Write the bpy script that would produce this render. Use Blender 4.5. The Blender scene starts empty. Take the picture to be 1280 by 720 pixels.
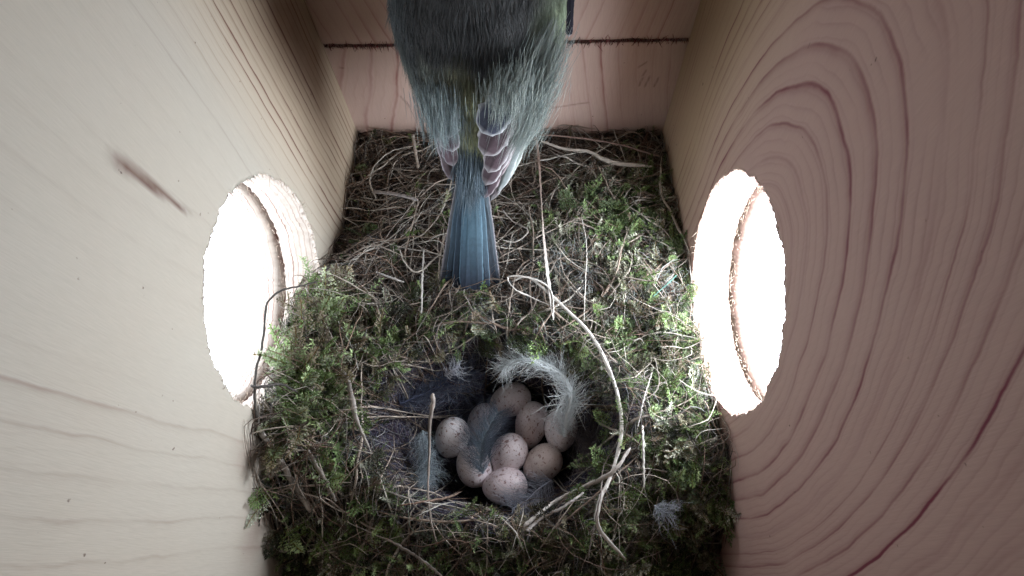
import bpy, math
import numpy as np
from mathutils import Matrix, Vector

rng = np.random.default_rng(7)
CM = 0.01                      # everything below is written in centimetres
SC = bpy.context.scene
COL = SC.collection

# ------------------------------------------------------------------ camera
FPX, PITCH, YAW, ROLL = 660.81, .5021, -.0366, -.0013
CAM = np.array([1.0684, 0.0, 18.8457])
_cp, _sp = math.cos(PITCH), math.sin(PITCH)
CF = np.array([0, _sp, -_cp]); CU = np.array([0, _cp, _sp]); CR = np.array([1., 0, 0])
CF, CR = CF*math.cos(YAW)+CR*math.sin(YAW), CR*math.cos(YAW)-CF*math.sin(YAW)
CR, CU = CR*math.cos(ROLL)+CU*math.sin(ROLL), CU*math.cos(ROLL)-CR*math.sin(ROLL)
cam_d = bpy.data.cameras.new('camera'); cam = bpy.data.objects.new('camera', cam_d); COL.objects.link(cam)
cam_d.sensor_width = 36; cam_d.lens = FPX/1280*36
cam_d.clip_start = 0.0005; cam_d.clip_end = 10
m = Matrix.Identity(4)
for i in range(3):
    m[i][0], m[i][1], m[i][2], m[i][3] = CR[i], CU[i], -CF[i], CAM[i]*CM
cam.matrix_world = m
SC.camera = cam

# ------------------------------------------------------------------ light and exposure
SC.view_settings.view_transform = 'Standard'; SC.view_settings.look = 'None'
SC.view_settings.exposure = 0.3; SC.view_settings.gamma = 1.0
w = bpy.data.worlds.new("World"); SC.world = w; w.use_nodes = True
w.node_tree.nodes['Background'].inputs[0].default_value = (.75, .85, 1, 1)
w.node_tree.nodes['Background'].inputs[1].default_value = .3
PANE_L, PANE_R = 7.0, 27.0    # daylight through the two frosted panes
SC.render.engine = 'CYCLES'
SC.cycles.max_bounces = 8; SC.cycles.diffuse_bounces = 6; SC.cycles.glossy_bounces = 2
SC.cycles.transmission_bounces = 3; SC.cycles.transparent_max_bounces = 6
SC.cycles.sample_clamp_indirect = 6
SC.cycles.use_denoising = True

def bp(u, v, ax, val):
    """the point where the sight line of a photo position meets a plane"""
    d = CF+CR*(u-640)/FPX-CU*(v-360)/FPX
    return CAM+d*(val-CAM[ax])/d[ax]

# ------------------------------------------------------------------ helpers
def new_obj(name, data, parent=None, loc=None):
    o = bpy.data.objects.new(name, data); COL.objects.link(o)
    if parent is not None: o.parent = parent
    if loc is not None: o.location = Vector(loc)*CM
    return o

def thing(name, label, cat, loc=(0, 0, 0), group=None):
    o = new_obj(name, None, loc=loc); o.empty_display_size = .01
    tag(o, label, cat, group); o['loc_cm'] = list(map(float, loc))
    return o

def tag(o, label=None, cat=None, group=None, kind=None):
    if label: o['label'] = label
    if cat: o['category'] = cat
    if group: o['group'] = group
    if kind: o['kind'] = kind
    return o

def mesh(name, V, F, mat, parent=None, col=None, smooth=True, attrs=None):
    """one mesh object from vertices in cm; F is an (n,4) or (n,3) array or list of such arrays"""
    V = np.asarray(V, float)
    if parent is not None:
        org = ORG[parent.name]
    else:
        org = np.array([(V[:, 0].min()+V[:, 0].max())/2, (V[:, 1].min()+V[:, 1].max())/2, V[:, 2].min()])
    me = bpy.data.meshes.new(name)
    Fs = F if isinstance(F, list) else [F]
    Fs = [np.asarray(f, np.int32) for f in Fs if len(f)]
    nl = sum(f.size for f in Fs); nf = sum(len(f) for f in Fs)
    me.vertices.add(len(V)); me.loops.add(nl); me.polygons.add(nf)
    me.vertices.foreach_set('co', ((V-org)*CM).astype(np.float32).ravel())
    me.loops.foreach_set('vertex_index', np.concatenate([f.ravel() for f in Fs]))
    tot = np.concatenate([np.full(len(f), f.shape[1], np.int32) for f in Fs])
    me.polygons.foreach_set('loop_start', np.concatenate([[0], np.cumsum(tot)[:-1]]).astype(np.int32))
    me.update(calc_edges=True); me.validate()
    me.polygons.foreach_set('use_smooth', np.full(len(me.polygons), smooth))
    if col is not None:
        a = me.attributes.new('col', 'FLOAT_COLOR', 'POINT')
        a.data.foreach_set('color', np.concatenate([col, np.ones((len(V), 1))], 1).astype(np.float32).ravel())
    for k, arr in (attrs or {}).items():
        a = me.attributes.new(k, 'FLOAT', 'POINT'); a.data.foreach_set('value', np.asarray(arr, np.float32))
    me.materials.append(mat)
    o = new_obj(name, me, parent)
    if parent is None: o.location = Vector(org)*CM
    ORG[o.name] = org
    return o
ORG = {}
def root(name, label, cat, loc, group=None):
    o = thing(name, label, cat, loc, group); del o['loc_cm']; ORG[o.name] = np.array(loc, float); return o

def tubes(P, R, C, sides=3, flat=None, tip=None):
    """P (N,K,3) polylines, R (N,K) radii, C (N,3) colours -> V, F, col"""
    P = np.asarray(P, float); N, K = P.shape[:2]; R = np.broadcast_to(R, (N, K)); C = np.asarray(C, float)
    T = np.gradient(P, axis=1); T /= np.linalg.norm(T, axis=2, keepdims=True)+1e-9
    ref = np.cross(T.mean(1), rng.normal(size=(N, 3))); ref /= np.linalg.norm(ref, axis=1, keepdims=True)+1e-9
    if flat is not None and flat.ndim == 2 and flat.shape[1] == 3:      # given normals: lie flat
        ref = flat; fl = .3
    else: fl = 1. if flat is None else np.asarray(flat).reshape(N, 1, 1)
    A = np.cross(T, ref[:, None, :]); A /= np.linalg.norm(A, axis=2, keepdims=True)+1e-9
    B = np.cross(T, A)*fl
    th = np.arange(sides)/sides*2*np.pi
    V = P[:, :, None, :]+R[:, :, None, None]*(A[:, :, None, :]*np.cos(th)[None, None, :, None]+B[:, :, None, :]*np.sin(th)[None, None, :, None])
    idx = np.arange(N*K*sides).reshape(N, K, sides)
    a = idx[:, :-1]; b = idx[:, 1:]
    F = np.stack([a, np.roll(a, -1, 2), np.roll(b, -1, 2), b], -1).reshape(-1, 4)
    if C.ndim == 3: col = np.repeat(C[:, :, None, :], sides, 2)
    else:
        col = np.broadcast_to(C[:, None, None, :], (N, K, sides, 3))
        if tip is not None:
            t = np.linspace(0, 1, K)[None, :, None, None]; col = col*(1-t)+np.broadcast_to(np.asarray(tip), (N, 3))[:, None, None, :]*t
    return V.reshape(-1, 3), F, col.reshape(-1, 3)

def join(parts):
    V, F, C, n = [], [], [], 0
    for v, f, c in parts:
        V.append(v); F.append(f+n); C.append(c); n += len(v)
    return np.concatenate(V), np.concatenate(F), np.concatenate(C)

def spline(pts, K):
    """Catmull-Rom resampling of a polyline"""
    P = np.asarray(pts, float)
    if len(P) == 2: return P[0]+(P[1]-P[0])*np.linspace(0, 1, K)[:, None]
    Q = np.vstack([2*P[0]-P[1], P, 2*P[-1]-P[-2]]); t = np.linspace(0, len(P)-1-1e-6, K); i = t.astype(int); f = (t-i)[:, None]
    p0, p1, p2, p3 = Q[i], Q[i+1], Q[i+2], Q[i+3]
    return .5*(2*p1+(p2-p0)*f+(2*p0-5*p1+4*p2-p3)*f**2+(3*p1-p0-3*p2+p3)*f**3)

# smooth value noise in the plane
_tab = rng.random((64, 64))
def vnoise(x, y, s=1.0, k=0):
    x = np.asarray(x, float)*s+k*7.3; y = np.asarray(y, float)*s+k*3.1
    xi = np.floor(x).astype(int); yi = np.floor(y).astype(int); fx = x-xi; fy = y-yi
    fx = fx*fx*(3-2*fx); fy = fy*fy*(3-2*fy); g = lambda a, b: _tab[a % 64, b % 64]
    return (g(xi, yi)*(1-fx)+g(xi+1, yi)*fx)*(1-fy)+(g(xi, yi+1)*(1-fx)+g(xi+1, yi+1)*fx)*fy

# ------------------------------------------------------------------ materials
def newmat(name):
    mt = bpy.data.materials.new(name); mt.use_nodes = True; nt = mt.node_tree
    return mt, nt, nt.nodes['Principled BSDF']
def nd(nt, typ, **kw):
    n = nt.nodes.new(typ)
    for k, v in kw.items():
        if k in n.bl_rna.properties.keys(): setattr(n, k, v)
        else: n.inputs[k].default_value = v
    return n
def math_n(nt, op, a, b=None, c=None):
    n = nt.nodes.new('ShaderNodeMath'); n.operation = op
    for i, x in enumerate((a, b, c)):
        if x is None: continue
        if isinstance(x, (int, float)): n.inputs[i].default_value = x
        else: nt.links.new(x, n.inputs[i])
    return n.outputs[0]
def ramp(nt, fac, stops):
    r = nt.nodes.new('ShaderNodeValToRGB'); e = r.color_ramp.elements
    while len(e) > 1: e.remove(e[-1])
    e[0].position = stops[0][0]; e[0].color = (*stops[0][1], 1)
    for p, c in stops[1:]:
        x = e.new(p); x.color = (*c, 1)
    nt.links.new(fac, r.inputs[0]); return r.outputs[0]
def mix(nt, fac, a, b, mode='MIX'):
    n = nt.nodes.new('ShaderNodeMix'); n.data_type = 'RGBA'; n.blend_type = mode
    for i, x in ((0, fac), (6, a), (7, b)):
        if isinstance(x, (int, float)): n.inputs[i].default_value = x
        elif isinstance(x, tuple): n.inputs[i].default_value = (*x, 1)
        else: nt.links.new(x, n.inputs[i])
    return n.outputs[2]
def coords(nt, scale=(1, 1, 1)):
    tc = nt.nodes.new('ShaderNodeTexCoord'); mp = nt.nodes.new('ShaderNodeMapping')
    mp.inputs['Scale'].default_value = tuple(100*s for s in scale); nt.links.new(tc.outputs['Object'], mp.inputs[0]); return mp.outputs[0]
def noise(nt, vec, scale, detail=3, rough=.5, dist=0.):
    n = nd(nt, 'ShaderNodeTexNoise'); n.inputs['Scale'].default_value = scale; n.inputs['Detail'].default_value = detail
    n.inputs['Roughness'].default_value = rough; n.inputs['Distortion'].default_value = dist
    nt.links.new(vec, n.inputs['Vector']); return n.outputs[0]

def wood(name, light, dark, fibre=(4, 4, .25), strength=1.0, stain_shade=None, wob=.45, heart=(.55, .42, .28), fine=.35, warm=(.40, .22, .13)):
    mt, nt, b = newmat(name); v = coords(nt)
    at = nd(nt, 'ShaderNodeAttribute'); at.attribute_name = 'ring'
    n1 = noise(nt, v, .35, 2); n2 = noise(nt, v, 2.5, 3)
    f = math_n(nt, 'ADD', at.outputs['Fac'], math_n(nt, 'MULTIPLY', n1, wob))
    f = math_n(nt, 'ADD', f, math_n(nt, 'MULTIPLY', n2, wob*.22))
    fr = math_n(nt, 'FRACT', f); fl = math_n(nt, 'FLOOR', f)
    wn = nd(nt, 'ShaderNodeTexWhiteNoise'); wn.noise_dimensions = '1D'; nt.links.new(fl, wn.inputs['W'])
    sep = math_n(nt, 'FRACT', math_n(nt, 'MULTIPLY', wn.outputs[0], 7.31))
    pw = math_n(nt, 'MULTIPLY_ADD', math_n(nt, 'MULTIPLY', sep, sep), -13., 19.)          # narrow and wide late wood
    rise = math_n(nt, 'POWER', math_n(nt, 'MINIMUM', math_n(nt, 'MULTIPLY', fr, 1.12), 1.), pw)
    soft = math_n(nt, 'MULTIPLY', math_n(nt, 'POWER', fr, 2.), .10)
    fall = math_n(nt, 'MINIMUM', math_n(nt, 'MULTIPLY', math_n(nt, 'SUBTRACT', 1., fr), 14.), 1.)
    p = math_n(nt, 'MULTIPLY', math_n(nt, 'ADD', rise, soft), fall)
    # each ring has its own weight and fades in and out along its length
    amp = math_n(nt, 'MULTIPLY', math_n(nt, 'ADD', math_n(nt, 'MULTIPLY', math_n(nt, 'POWER', wn.outputs[0], 1.6), 1.15), .15),
                 math_n(nt, 'MULTIPLY_ADD', noise(nt, v, .55, 2), 1.6, -.25))
    at2 = nd(nt, 'ShaderNodeAttribute'); at2.attribute_name = 'ringamp'
    k = math_n(nt, 'MULTIPLY', math_n(nt, 'MULTIPLY', p, amp), math_n(nt, 'MULTIPLY', at2.outputs['Fac'], strength))
    k = nd(nt, 'ShaderNodeClamp').outputs[0] if False else math_n(nt, 'MINIMUM', math_n(nt, 'MAXIMUM', k, 0.), 1.)
    vf = coords(nt, fibre); fn = noise(nt, vf, 9, 4, .6)
    base = mix(nt, math_n(nt, 'MULTIPLY', noise(nt, v, .22, 3), .55), light, warm)
    ah = nd(nt, 'ShaderNodeAttribute'); ah.attribute_name = 'heart'; base = mix(nt, ah.outputs['Fac'], base, heart)
    f2 = math_n(nt, 'FRACT', math_n(nt, 'MULTIPLY_ADD', f, 3.0, math_n(nt, 'MULTIPLY', noise(nt, v, .8, 2), 1.2)))
    k2 = math_n(nt, 'MULTIPLY', math_n(nt, 'MULTIPLY', math_n(nt, 'POWER', f2, 5.), math_n(nt, 'MINIMUM', math_n(nt, 'MULTIPLY', math_n(nt, 'SUBTRACT', 1., f2), 8.), 1.)), math_n(nt, 'MULTIPLY', math_n(nt, 'MAXIMUM', math_n(nt, 'MULTIPLY_ADD', noise(nt, v, .4, 2), 2.4, -.8), 0.), math_n(nt, 'MULTIPLY', at2.outputs['Fac'], fine)))
    base = mix(nt, math_n(nt, 'MINIMUM', k2, .8), base, dark)
    c = mix(nt, k, base, dark)
    c = mix(nt, .14, c, ramp(nt, fn, [(.3, (.35, .33, .30)), (.7, (1, 1, 1))]), 'MULTIPLY')
    at3 = nd(nt, 'ShaderNodeAttribute'); at3.attribute_name = 'stain_shade'
    st = math_n(nt, 'MULTIPLY', at3.outputs['Fac'], math_n(nt, 'MULTIPLY_ADD', noise(nt, v, 1.2, 4), .8, .5))
    c = mix(nt, math_n(nt, 'MINIMUM', st, .97), c, stain_shade or (.12, .055, .04))
    # fine specks of dirt
    sp = noise(nt, v, 5.0, 2, .4)
    c = mix(nt, ramp(nt, sp, [(.76, (0, 0, 0)), (.80, (.8, .8, .8))]), c, (.10, .06, .05))
    nt.links.new(c, b.inputs['Base Color']); b.inputs['Roughness'].default_value = .62
    b.inputs['Specular IOR Level'].default_value = .25
    bm = nd(nt, 'ShaderNodeBump'); bm.inputs['Strength'].default_value = .2; bm.inputs['Distance'].default_value = .0004
    nt.links.new(math_n(nt, 'ADD', math_n(nt, 'MULTIPLY', fn, .5), math_n(nt, 'MULTIPLY', noise(nt, v, 1.5, 4), .5)), bm.inputs['Height']); nt.links.new(bm.outputs[0], b.inputs['Normal'])
    return mt

def fibre_mat(name, rough=.75, var=.5, scale=6, trans=0., spec=.25, sheen=0.):
    mt, nt, b = newmat(name); at = nd(nt, 'ShaderNodeAttribute'); at.attribute_name = 'col'
    v = coords(nt); n = noise(nt, v, scale, 3, .6)
    c = mix(nt, 1.0, at.outputs['Color'], ramp(nt, n, [(.25, (1-var,)*3), (.75, (1+0*var,)*3)]), 'MULTIPLY')
    nt.links.new(c, b.inputs['Base Color']); b.inputs['Roughness'].default_value = rough
    b.inputs['Specular IOR Level'].default_value = spec
    if sheen: b.inputs['Sheen Weight'].default_value = sheen
    if trans:
        tr = nd(nt, 'ShaderNodeBsdfTranslucent'); nt.links.new(c, tr.inputs[0])
        ms = nd(nt, 'ShaderNodeMixShader'); ms.inputs[0].default_value = trans
        nt.links.new(b.outputs[0], ms.inputs[1]); nt.links.new(tr.outputs[0], ms.inputs[2])
        nt.links.new(ms.outputs[0], nt.nodes['Material Output'].inputs[0])
    return mt

M_WL = wood('pale_pine_wood', (.50, .475, .42), (.18, .09, .065), strength=1.1, warm=(.48, .41, .33), wob=.5, heart=(.56, .44, .31), fine=.2)
M_WR = wood('figured_pine_wood', (.50, .355, .31), (.17, .035, .055), strength=1.45, warm=(.40, .25, .22), stain_shade=(.075, .055, .04), wob=.4, heart=(.50, .38, .24), fine=.55)
M_DARK = wood('bounce_damping_wood', (.2, .17, .15), (.08, .05, .05))  # for the unseen front board, darkened to cut light bounced onto the nest
M_WB = wood('pinkish_pine_wood', (.62, .475, .41), (.27, .08, .07), strength=1.0, warm=(.50, .34, .30))
M_STRAW = fibre_mat('dry_grass', .6, .45, 5, trans=.1)
M_MOSS = fibre_mat('moss', .8, .4, 3, trans=.25)
M_HAIR = fibre_mat('lining_hair', .6, .2, 3)
M_DOWN = fibre_mat('down', .85, .1, 3, trans=.3)
M_PLUME = fibre_mat('plumage', .7, .25, 6, trans=.1)

def soil_mat():
    mt, nt, b = newmat('nest_debris'); v = coords(nt); n = noise(nt, v, 4, 6, .7)
    nt.links.new(ramp(nt, n, [(.3, (.010, .009, .008)), (.6, (.03, .026, .02)), (.8, (.07, .06, .045))]), b.inputs['Base Color'])
    b.inputs['Roughness'].default_value = .95; return mt
M_SOIL = soil_mat()
def pane_mat(name, s, tint):
    mt, nt, b = newmat(name); b.inputs['Base Color'].default_value = (.8, .8, .8, 1); b.inputs['Roughness'].default_value = .6
    b.inputs['Emission Color'].default_value = (*tint, 1); b.inputs['Emission Strength'].default_value = s; return mt
M_PL = pane_mat('backlit_frosted_pane_cool', PANE_L, (.82, .89, 1.0))
M_PR = pane_mat('backlit_frosted_pane_bright', PANE_R, (.86, .93, 1.0))
def egg_mat():
    mt, nt, b = newmat('speckled_eggshell'); tc = nd(nt, 'ShaderNodeTexCoord'); oi = nd(nt, 'ShaderNodeObjectInfo')
    mp = nd(nt, 'ShaderNodeMapping'); mp.inputs['Scale'].default_value = (100,)*3; nt.links.new(tc.outputs['Object'], mp.inputs[0])
    cb = nd(nt, 'ShaderNodeVectorMath'); cb.operation = 'ADD'; nt.links.new(mp.outputs[0], cb.inputs[0])
    s = math_n(nt, 'MULTIPLY', oi.outputs['Random'], 37.); cx = nd(nt, 'ShaderNodeCombineXYZ')
    for i in range(3): nt.links.new(s, cx.inputs[i])
    nt.links.new(cx.outputs[0], cb.inputs[1]); v = cb.outputs[0]
    n1 = noise(nt, v, 7, 2, .5, .4); n2 = noise(nt, v, 15, 2, .5)
    base = mix(nt, noise(nt, v, 1.2, 2), (.74, .71, .73), (.62, .57, .57))
    c = mix(nt, ramp(nt, n2, [(.58, (0,)*3), (.66, (.5,)*3)]), base, (.36, .22, .19))
    c = mix(nt, ramp(nt, n1, [(.61, (0,)*3), (.66, (.85,)*3)]), c, (.20, .10, .09))
    c = mix(nt, 1.0, c, oi.outputs['Color'], 'MULTIPLY')
    nt.links.new(c, b.inputs['Base Color']); b.inputs['Roughness'].default_value = .42
    b.inputs['Subsurface Weight'].default_value = .0
    return mt
M_EGG = egg_mat()
def plain(name, c, r):
    mt, nt, b = newmat(name); v = coords(nt)
    nt.links.new(mix(nt, noise(nt, v, 8, 3), c, tuple(x*.6 for x in c)), b.inputs['Base Color']); b.inputs['Roughness'].default_value = r; return mt
M_BEAK = plain('beak_horn', (.03, .03, .035), .35); M_LEG = plain('slate_leg_scales', (.10, .13, .17), .5); M_EYE = plain('dark_eye', (.01, .008, .006), .08)

# ------------------------------------------------------------------ the nest box
XW, YB, ZT, ZF, YF = 7.25, 18.61, 21.5, -8.0, -1.3
HY, HZ, HR = 7.99, 3.98, 3.74
box = root('nest_box', 'pale pine nest box interior with a round frosted window in each side wall', 'nest box', (0, 8.6, ZF))

def side_wall(sx, mat, label):
    nA = 300; nR = 60; t = np.linspace(0, 2*np.pi, nA, endpoint=False)
    rough = .012*np.sin(t*37+sx)+.028*rng.normal(size=nA)+.03*np.sin(t*11)+.02*np.sin(t*17+2)
    cy, cz = np.cos(t), np.sin(t)
    # distance from the hole's centre to the rectangle in each direction
    with np.errstate(divide='ignore'):
        dy = np.where(cy > 0, (YB-HY)/np.maximum(cy, 1e-9), (YF-HY)/np.minimum(cy, -1e-9))
        dz = np.where(cz > 0, (ZT-HZ)/np.maximum(cz, 1e-9), (ZF-HZ)/np.minimum(cz, -1e-9))
    D = np.minimum(dy, dz)
    s = np.linspace(0, 1, nR)**1.15
    rad = (HR+rough*np.exp(-0))[None, :]*(1-s[:, None])+D[None, :]*s[:, None]
    face_in = np.stack([np.full_like(rad, sx*XW), HY+rad*cy, HZ+rad*cz], -1)
    # the reveal: board thickness, a ragged dark joint, the outer ring, then the pane seat
    prof = [(.0, 0), (.06, .05), (.2, .03), (.35, .02), (.5, .01), (.65, .0), (.8, .0), (.95, .01), (1.1, .02), (1.25, .01), (1.42, .0), (1.46, .42), (1.58, .44), (1.62, -.02), (1.9, -.04), (2.3, -.03), (2.32, 5.)]
    rings = []
    for d, e in prof[1:]:
        jit = .02*rng.normal(size=nA)+.5*rough+(.06*rng.random(nA) if d > 1.4 and d < 1.7 else 0)
        rr = HR-e*-.0+(-e if e < 1 else 0)*-1+jit if e < 1 else D
        rings.append(np.stack([np.full(nA, sx*(XW+d)), HY+rr*cy, HZ+rr*cz], -1))
    rings = np.stack(rings)
    G = np.concatenate([face_in[::-1], rings]); n = len(G)
    idx = np.arange(n*nA).reshape(n, nA); a, b = idx[:-1], idx[1:]
    F = np.stack([a, b, np.roll(b, -1, 1), np.roll(a, -1, 1)], -1).reshape(-1, 4)
    if sx > 0: F = F[:, ::-1]
    V = G.reshape(-1, 3); y, z = V[:, 1], V[:, 2]
    dep = np.abs(V[:, 0])-XW
    if sx > 0:      # flame figure closing round the window, straight rings by the back corner
        zz = np.where(z > 3.6, (z-3.6)/6.8, (z-3.6)/15); yy = (y-7.2-.12*(z-3.6)*(z > 3.6))/4.0
        e = np.sqrt(yy**2+zz**2)
        ring = e*8.3+.8*vnoise(y, z*.5, .3, 1)+.12*vnoise(y, z, 1.1, 4)
        ring = ring+1.5*vnoise(ring, ring*0, .6, 3)+.07*vnoise(y, z, 2.2, 14)
        near = np.clip(y-14, 0, 5); ring = ring+near**2*.16
        amp = 1-.45*np.clip((y-13.5)/2, 0, 1)
        st = np.zeros(len(V))
    else:
        ring = y*1.5+.10*z+1.0*vnoise(y, z*.3, .3, 2)+.10*vnoise(y, z, 1.1, 3)+np.clip(y-10, 0, 9)**1.5*.35+np.exp(-((y-HY)/5)**2-((z-HZ)/6)**2)*np.sign(y-HY)
        amp = .14+2.2*np.clip((y-10.3)/2.5, 0, 1)+.55*np.clip((3.8-y)/2, 0, 1)
        a_, b_ = bp(150, 203, 0, -XW), bp(244, 272, 0, -XW); u_ = (b_-a_)[1:]; L_ = np.linalg.norm(u_); u_ = u_/L_
        tt = ((y-a_[1])*u_[0]+(z-a_[2])*u_[1])/L_; dd = np.abs((y-a_[1])*u_[1]-(z-a_[2])*u_[0])
        st = .95*np.exp(-(dd/(.04+.11*np.clip(1-tt, 0, 2)))**4)*np.clip((1-tt)*4, 0, 1)*np.clip((tt+.15)*5, 0, 1)
        q = bp(362, 30, 0, -XW); st = st+.5*np.exp(-((y-q[1])/1.5)**2-((z-q[2])/3.0)**2)  # reddish blob: camera vignette painted into the wood colour
        st = st+.55*np.exp(-((y-3.0)/.55)**2-((z-2.9)/.9)**2)+.5*np.exp(-((y-1.2)/1.3)**2-((z-1.6)/.8)**2)  # browner patches low on the wall beside the nest
    st = np.where(dep > .01, .5 if sx > 0 else .3, st)+2.2*np.exp(-((dep-1.52)/.07)**2)*(.25+vnoise(np.arctan2(z-HZ, y-HY)*9+20, dep*0, 1.3, 6))  # reveals painted darker to offset their overexposure; dirty ring at the joint
    ring = np.where(dep > .01, dep*5+.9*vnoise(np.arctan2(z-HZ, y-HY)*6, dep*0, .9, 4), ring); amp = np.where(dep > .01, 0.25 if sx > 0 else 2.6, amp)
    w_ = mesh('side_wall', V, F, mat, box, attrs={'ring': ring+20, 'ringamp': amp, 'stain_shade': st, 'heart': .75*np.clip((y-10.5)/4, 0, 1)*(dep < .01)}, smooth=True)
    w_['label'] = label
    # splintery fibres standing up along the sawn rim
    n = 900; tt = rng.random(n)*2*np.pi; d = np.where(rng.random(n) < .6, rng.random(n)*.15, 1.45+rng.random(n)*.2)
    p0 = np.stack([sx*(XW+d), HY+(HR+.05)*np.cos(tt), HZ+(HR+.05)*np.sin(tt)], -1)
    dr = np.stack([-sx*rng.random(n)*1.2, -np.cos(tt)+rng.normal(size=n)*.8, -np.sin(tt)+rng.normal(size=n)*.8], -1)
    L = .05+.13*rng.random(n)**2; mid = p0+dr*L[:, None]*.5; p1 = p0+dr*L[:, None]+rng.normal(size=(n, 3))*.03
    V, F, C = tubes(np.stack([p0, mid, p1], 1), np.array([[.014, .01, .004]]), np.tile([.62, .5, .4], (n, 1))*rng.uniform(.5, 1.1, (n, 1)))
    sp = mesh('rim_fibres', V, F, M_STRAW, w_, col=C); sp['kind'] = 'stuff'
    # the frosted pane
    tt = np.linspace(0, 2*np.pi, 96, endpoint=False); rr = HR+.25
    X0, X1 = sx*(XW+2.33), sx*(XW+2.6)
    ring_ = lambda X, r: np.stack([np.full(96, X), HY+r*np.cos(tt), HZ+r*np.sin(tt)], -1)
    V = np.concatenate([ring_(X0, .001), ring_(X0, rr), ring_(X1, rr), ring_(X1, .001)])
    idx = np.arange(4*96).reshape(4, 96); a, b = idx[:-1], idx[1:]
    F = np.stack([a, np.roll(a, -1, 1), np.roll(b, -1, 1), b], -1).reshape(-1, 4)
    return w_, V, F
wl, VL, FL = side_wall(-1, M_WL, 'pale left side wall lit greyish white')
wr, VR, FR = side_wall(1, M_WR, 'darker right side wall with flame grain round its window')
pl = mesh('window_pane', VL, FL, M_PL, wl, smooth=False)
pr = mesh('window_pane', VR, FR, M_PR, wr, smooth=False)

def board(name, x0, x1, z0f, z1f, y0, y1, mat, ringf, label=None, stainf=None, nx=300, nz=200):
    """a board facing the camera across the back of the box; its long edges may be ragged"""
    xs = np.linspace(x0, x1, nx); t = np.linspace(0, 1, nz)
    Z = z0f(xs)[None]*(1-t[:, None])+z1f(xs)[None]*t[:, None]; X = np.broadcast_to(xs, Z.shape)
    fr = np.stack([X, np.full_like(X, y0), Z], -1); bk = np.stack([X, np.full_like(X, y1), Z], -1)
    G = np.concatenate([bk[:1], fr, bk[-1:], ]); n = len(G)
    V = G.reshape(-1, 3); idx = np.arange(n*nx).reshape(n, nx)
    F = np.stack([idx[:-1, :-1], idx[:-1, 1:], idx[1:, 1:], idx[1:, :-1]], -1).reshape(-1, 4)
    st = np.zeros(len(V)) if stainf is None else stainf(V[:, 0], V[:, 2])
    o = mesh(name, V, F, mat, box, attrs={'ring': ringf(V[:, 0], V[:, 2])+20, 'ringamp': np.ones(len(V)), 'stain_shade': st, 'heart': np.zeros(len(V))}, smooth=False)
    if label: o['label'] = label
    return o
zc = bp(640, 53, 1, YB)[2]
gap_lo = lambda x: zc-.035-.05*vnoise(x, 0, 2.5, 2)-.05*vnoise(x, 0, 9, 3)
gap_hi = lambda x: zc+.045+.05*vnoise(x, 9, 2.5, 5)+.03*vnoise(x, 3, 9, 3)
cst = lambda c: (lambda x: np.full_like(x, c))
def lowring(x, z): return (x+.22*(z-3)*np.sign(x+.5))*1.15+1.2*vnoise(x, z, .18, 6)+.012*(x)**2*2
def upring(x, z): return np.sqrt(((x+1.2)/1.0)**2+((z-13)/2.3)**2)*2.2+.7*vnoise(x, z, .3, 8)
SCR = [[bp(u, v, 1, YB)[[0, 2]] for u, v in sg] for sg in (((798, 84), (808, 78)), ((803, 98), (799, 107)), ((812, 96), (806, 108)), ((823, 97), (818, 108)), ((808, 88), (803, 95)), ((690, 135), (735, 128)), ((500, 120), (512, 133)), ((424, 84), (429, 85)))]
def lowstain(x, z):
    sc = 0
    for a, b in SCR:
        d = b-a; t = np.clip(((x-a[0])*d[0]+(z-a[1])*d[1])/(d@d), 0, 1); sc = sc+.6*np.exp(-((x-a[0]-t*d[0])**2+(z-a[1]-t*d[1])**2)/.035**2)
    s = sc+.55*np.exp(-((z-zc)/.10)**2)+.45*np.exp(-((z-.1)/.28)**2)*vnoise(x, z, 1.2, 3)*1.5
    return s
def uptint(x, z):
    return .6*np.exp(-((z-zc)/.12)**2)+.30*np.exp(-((x+5.6)/1.6)**2-((z-8.2)/2.5)**2)+.30*np.exp(-((x-6.2)/1.8)**2-((z-9)/2.2)**2)  # darker along the joint and towards both upper corners
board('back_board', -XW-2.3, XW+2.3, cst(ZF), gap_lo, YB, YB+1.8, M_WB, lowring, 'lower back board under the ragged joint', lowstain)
board('back_board', -XW-2.3, XW+2.3, gap_hi, cst(ZT), YB-.03, YB+1.8, M_WB, upring, 'upper back board with curved grain', uptint)
def slab(name, a, b, mat, label=None):
    a, b = np.array(a, float), np.array(b, float); n = 12; Vs, Fs, k = [], [], 0
    g = np.linspace(0, 1, n)
    for ax in range(3):
        for s in (0, 1):
            o1, o2 = [i for i in range(3) if i != ax]
            P = np.zeros((n, n, 3)); P[..., ax] = s; P[..., o1] = g[:, None]; P[..., o2] = g[None]
            Vs.append((a+(b-a)*P).reshape(-1, 3)); idx = np.arange(n*n).reshape(n, n)+k; k += n*n
            f = np.stack([idx[:-1, :-1], idx[1:, :-1], idx[1:, 1:], idx[:-1, 1:]], -1).reshape(-1, 4); Fs.append(f if (s ^ (ax == 1)) else f[:, ::-1])
    V = np.concatenate(Vs)
    o = mesh(name, V, np.concatenate(Fs), mat, box, attrs={'ring': V[:, 0]*.8+V[:, 1]*.05+20, 'ringamp': np.full(len(V), .6), 'stain_shade': np.zeros(len(V))}, smooth=False)
    if label: o['label'] = label
slab('unseen_front_board', (-XW+.01, YF-1.8, ZF), (XW-.01, YF, ZT), M_DARK)
slab('floor_board', (-XW-2.3, YF-1.8, ZF-1.8), (XW+2.3, YB+1.8, ZF-.002), M_WB)
slab('roof_board', (-XW-2.3, YF-1.8, ZT+.002), (XW+2.3, YB+1.8, ZT+1.8), M_WL)
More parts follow.
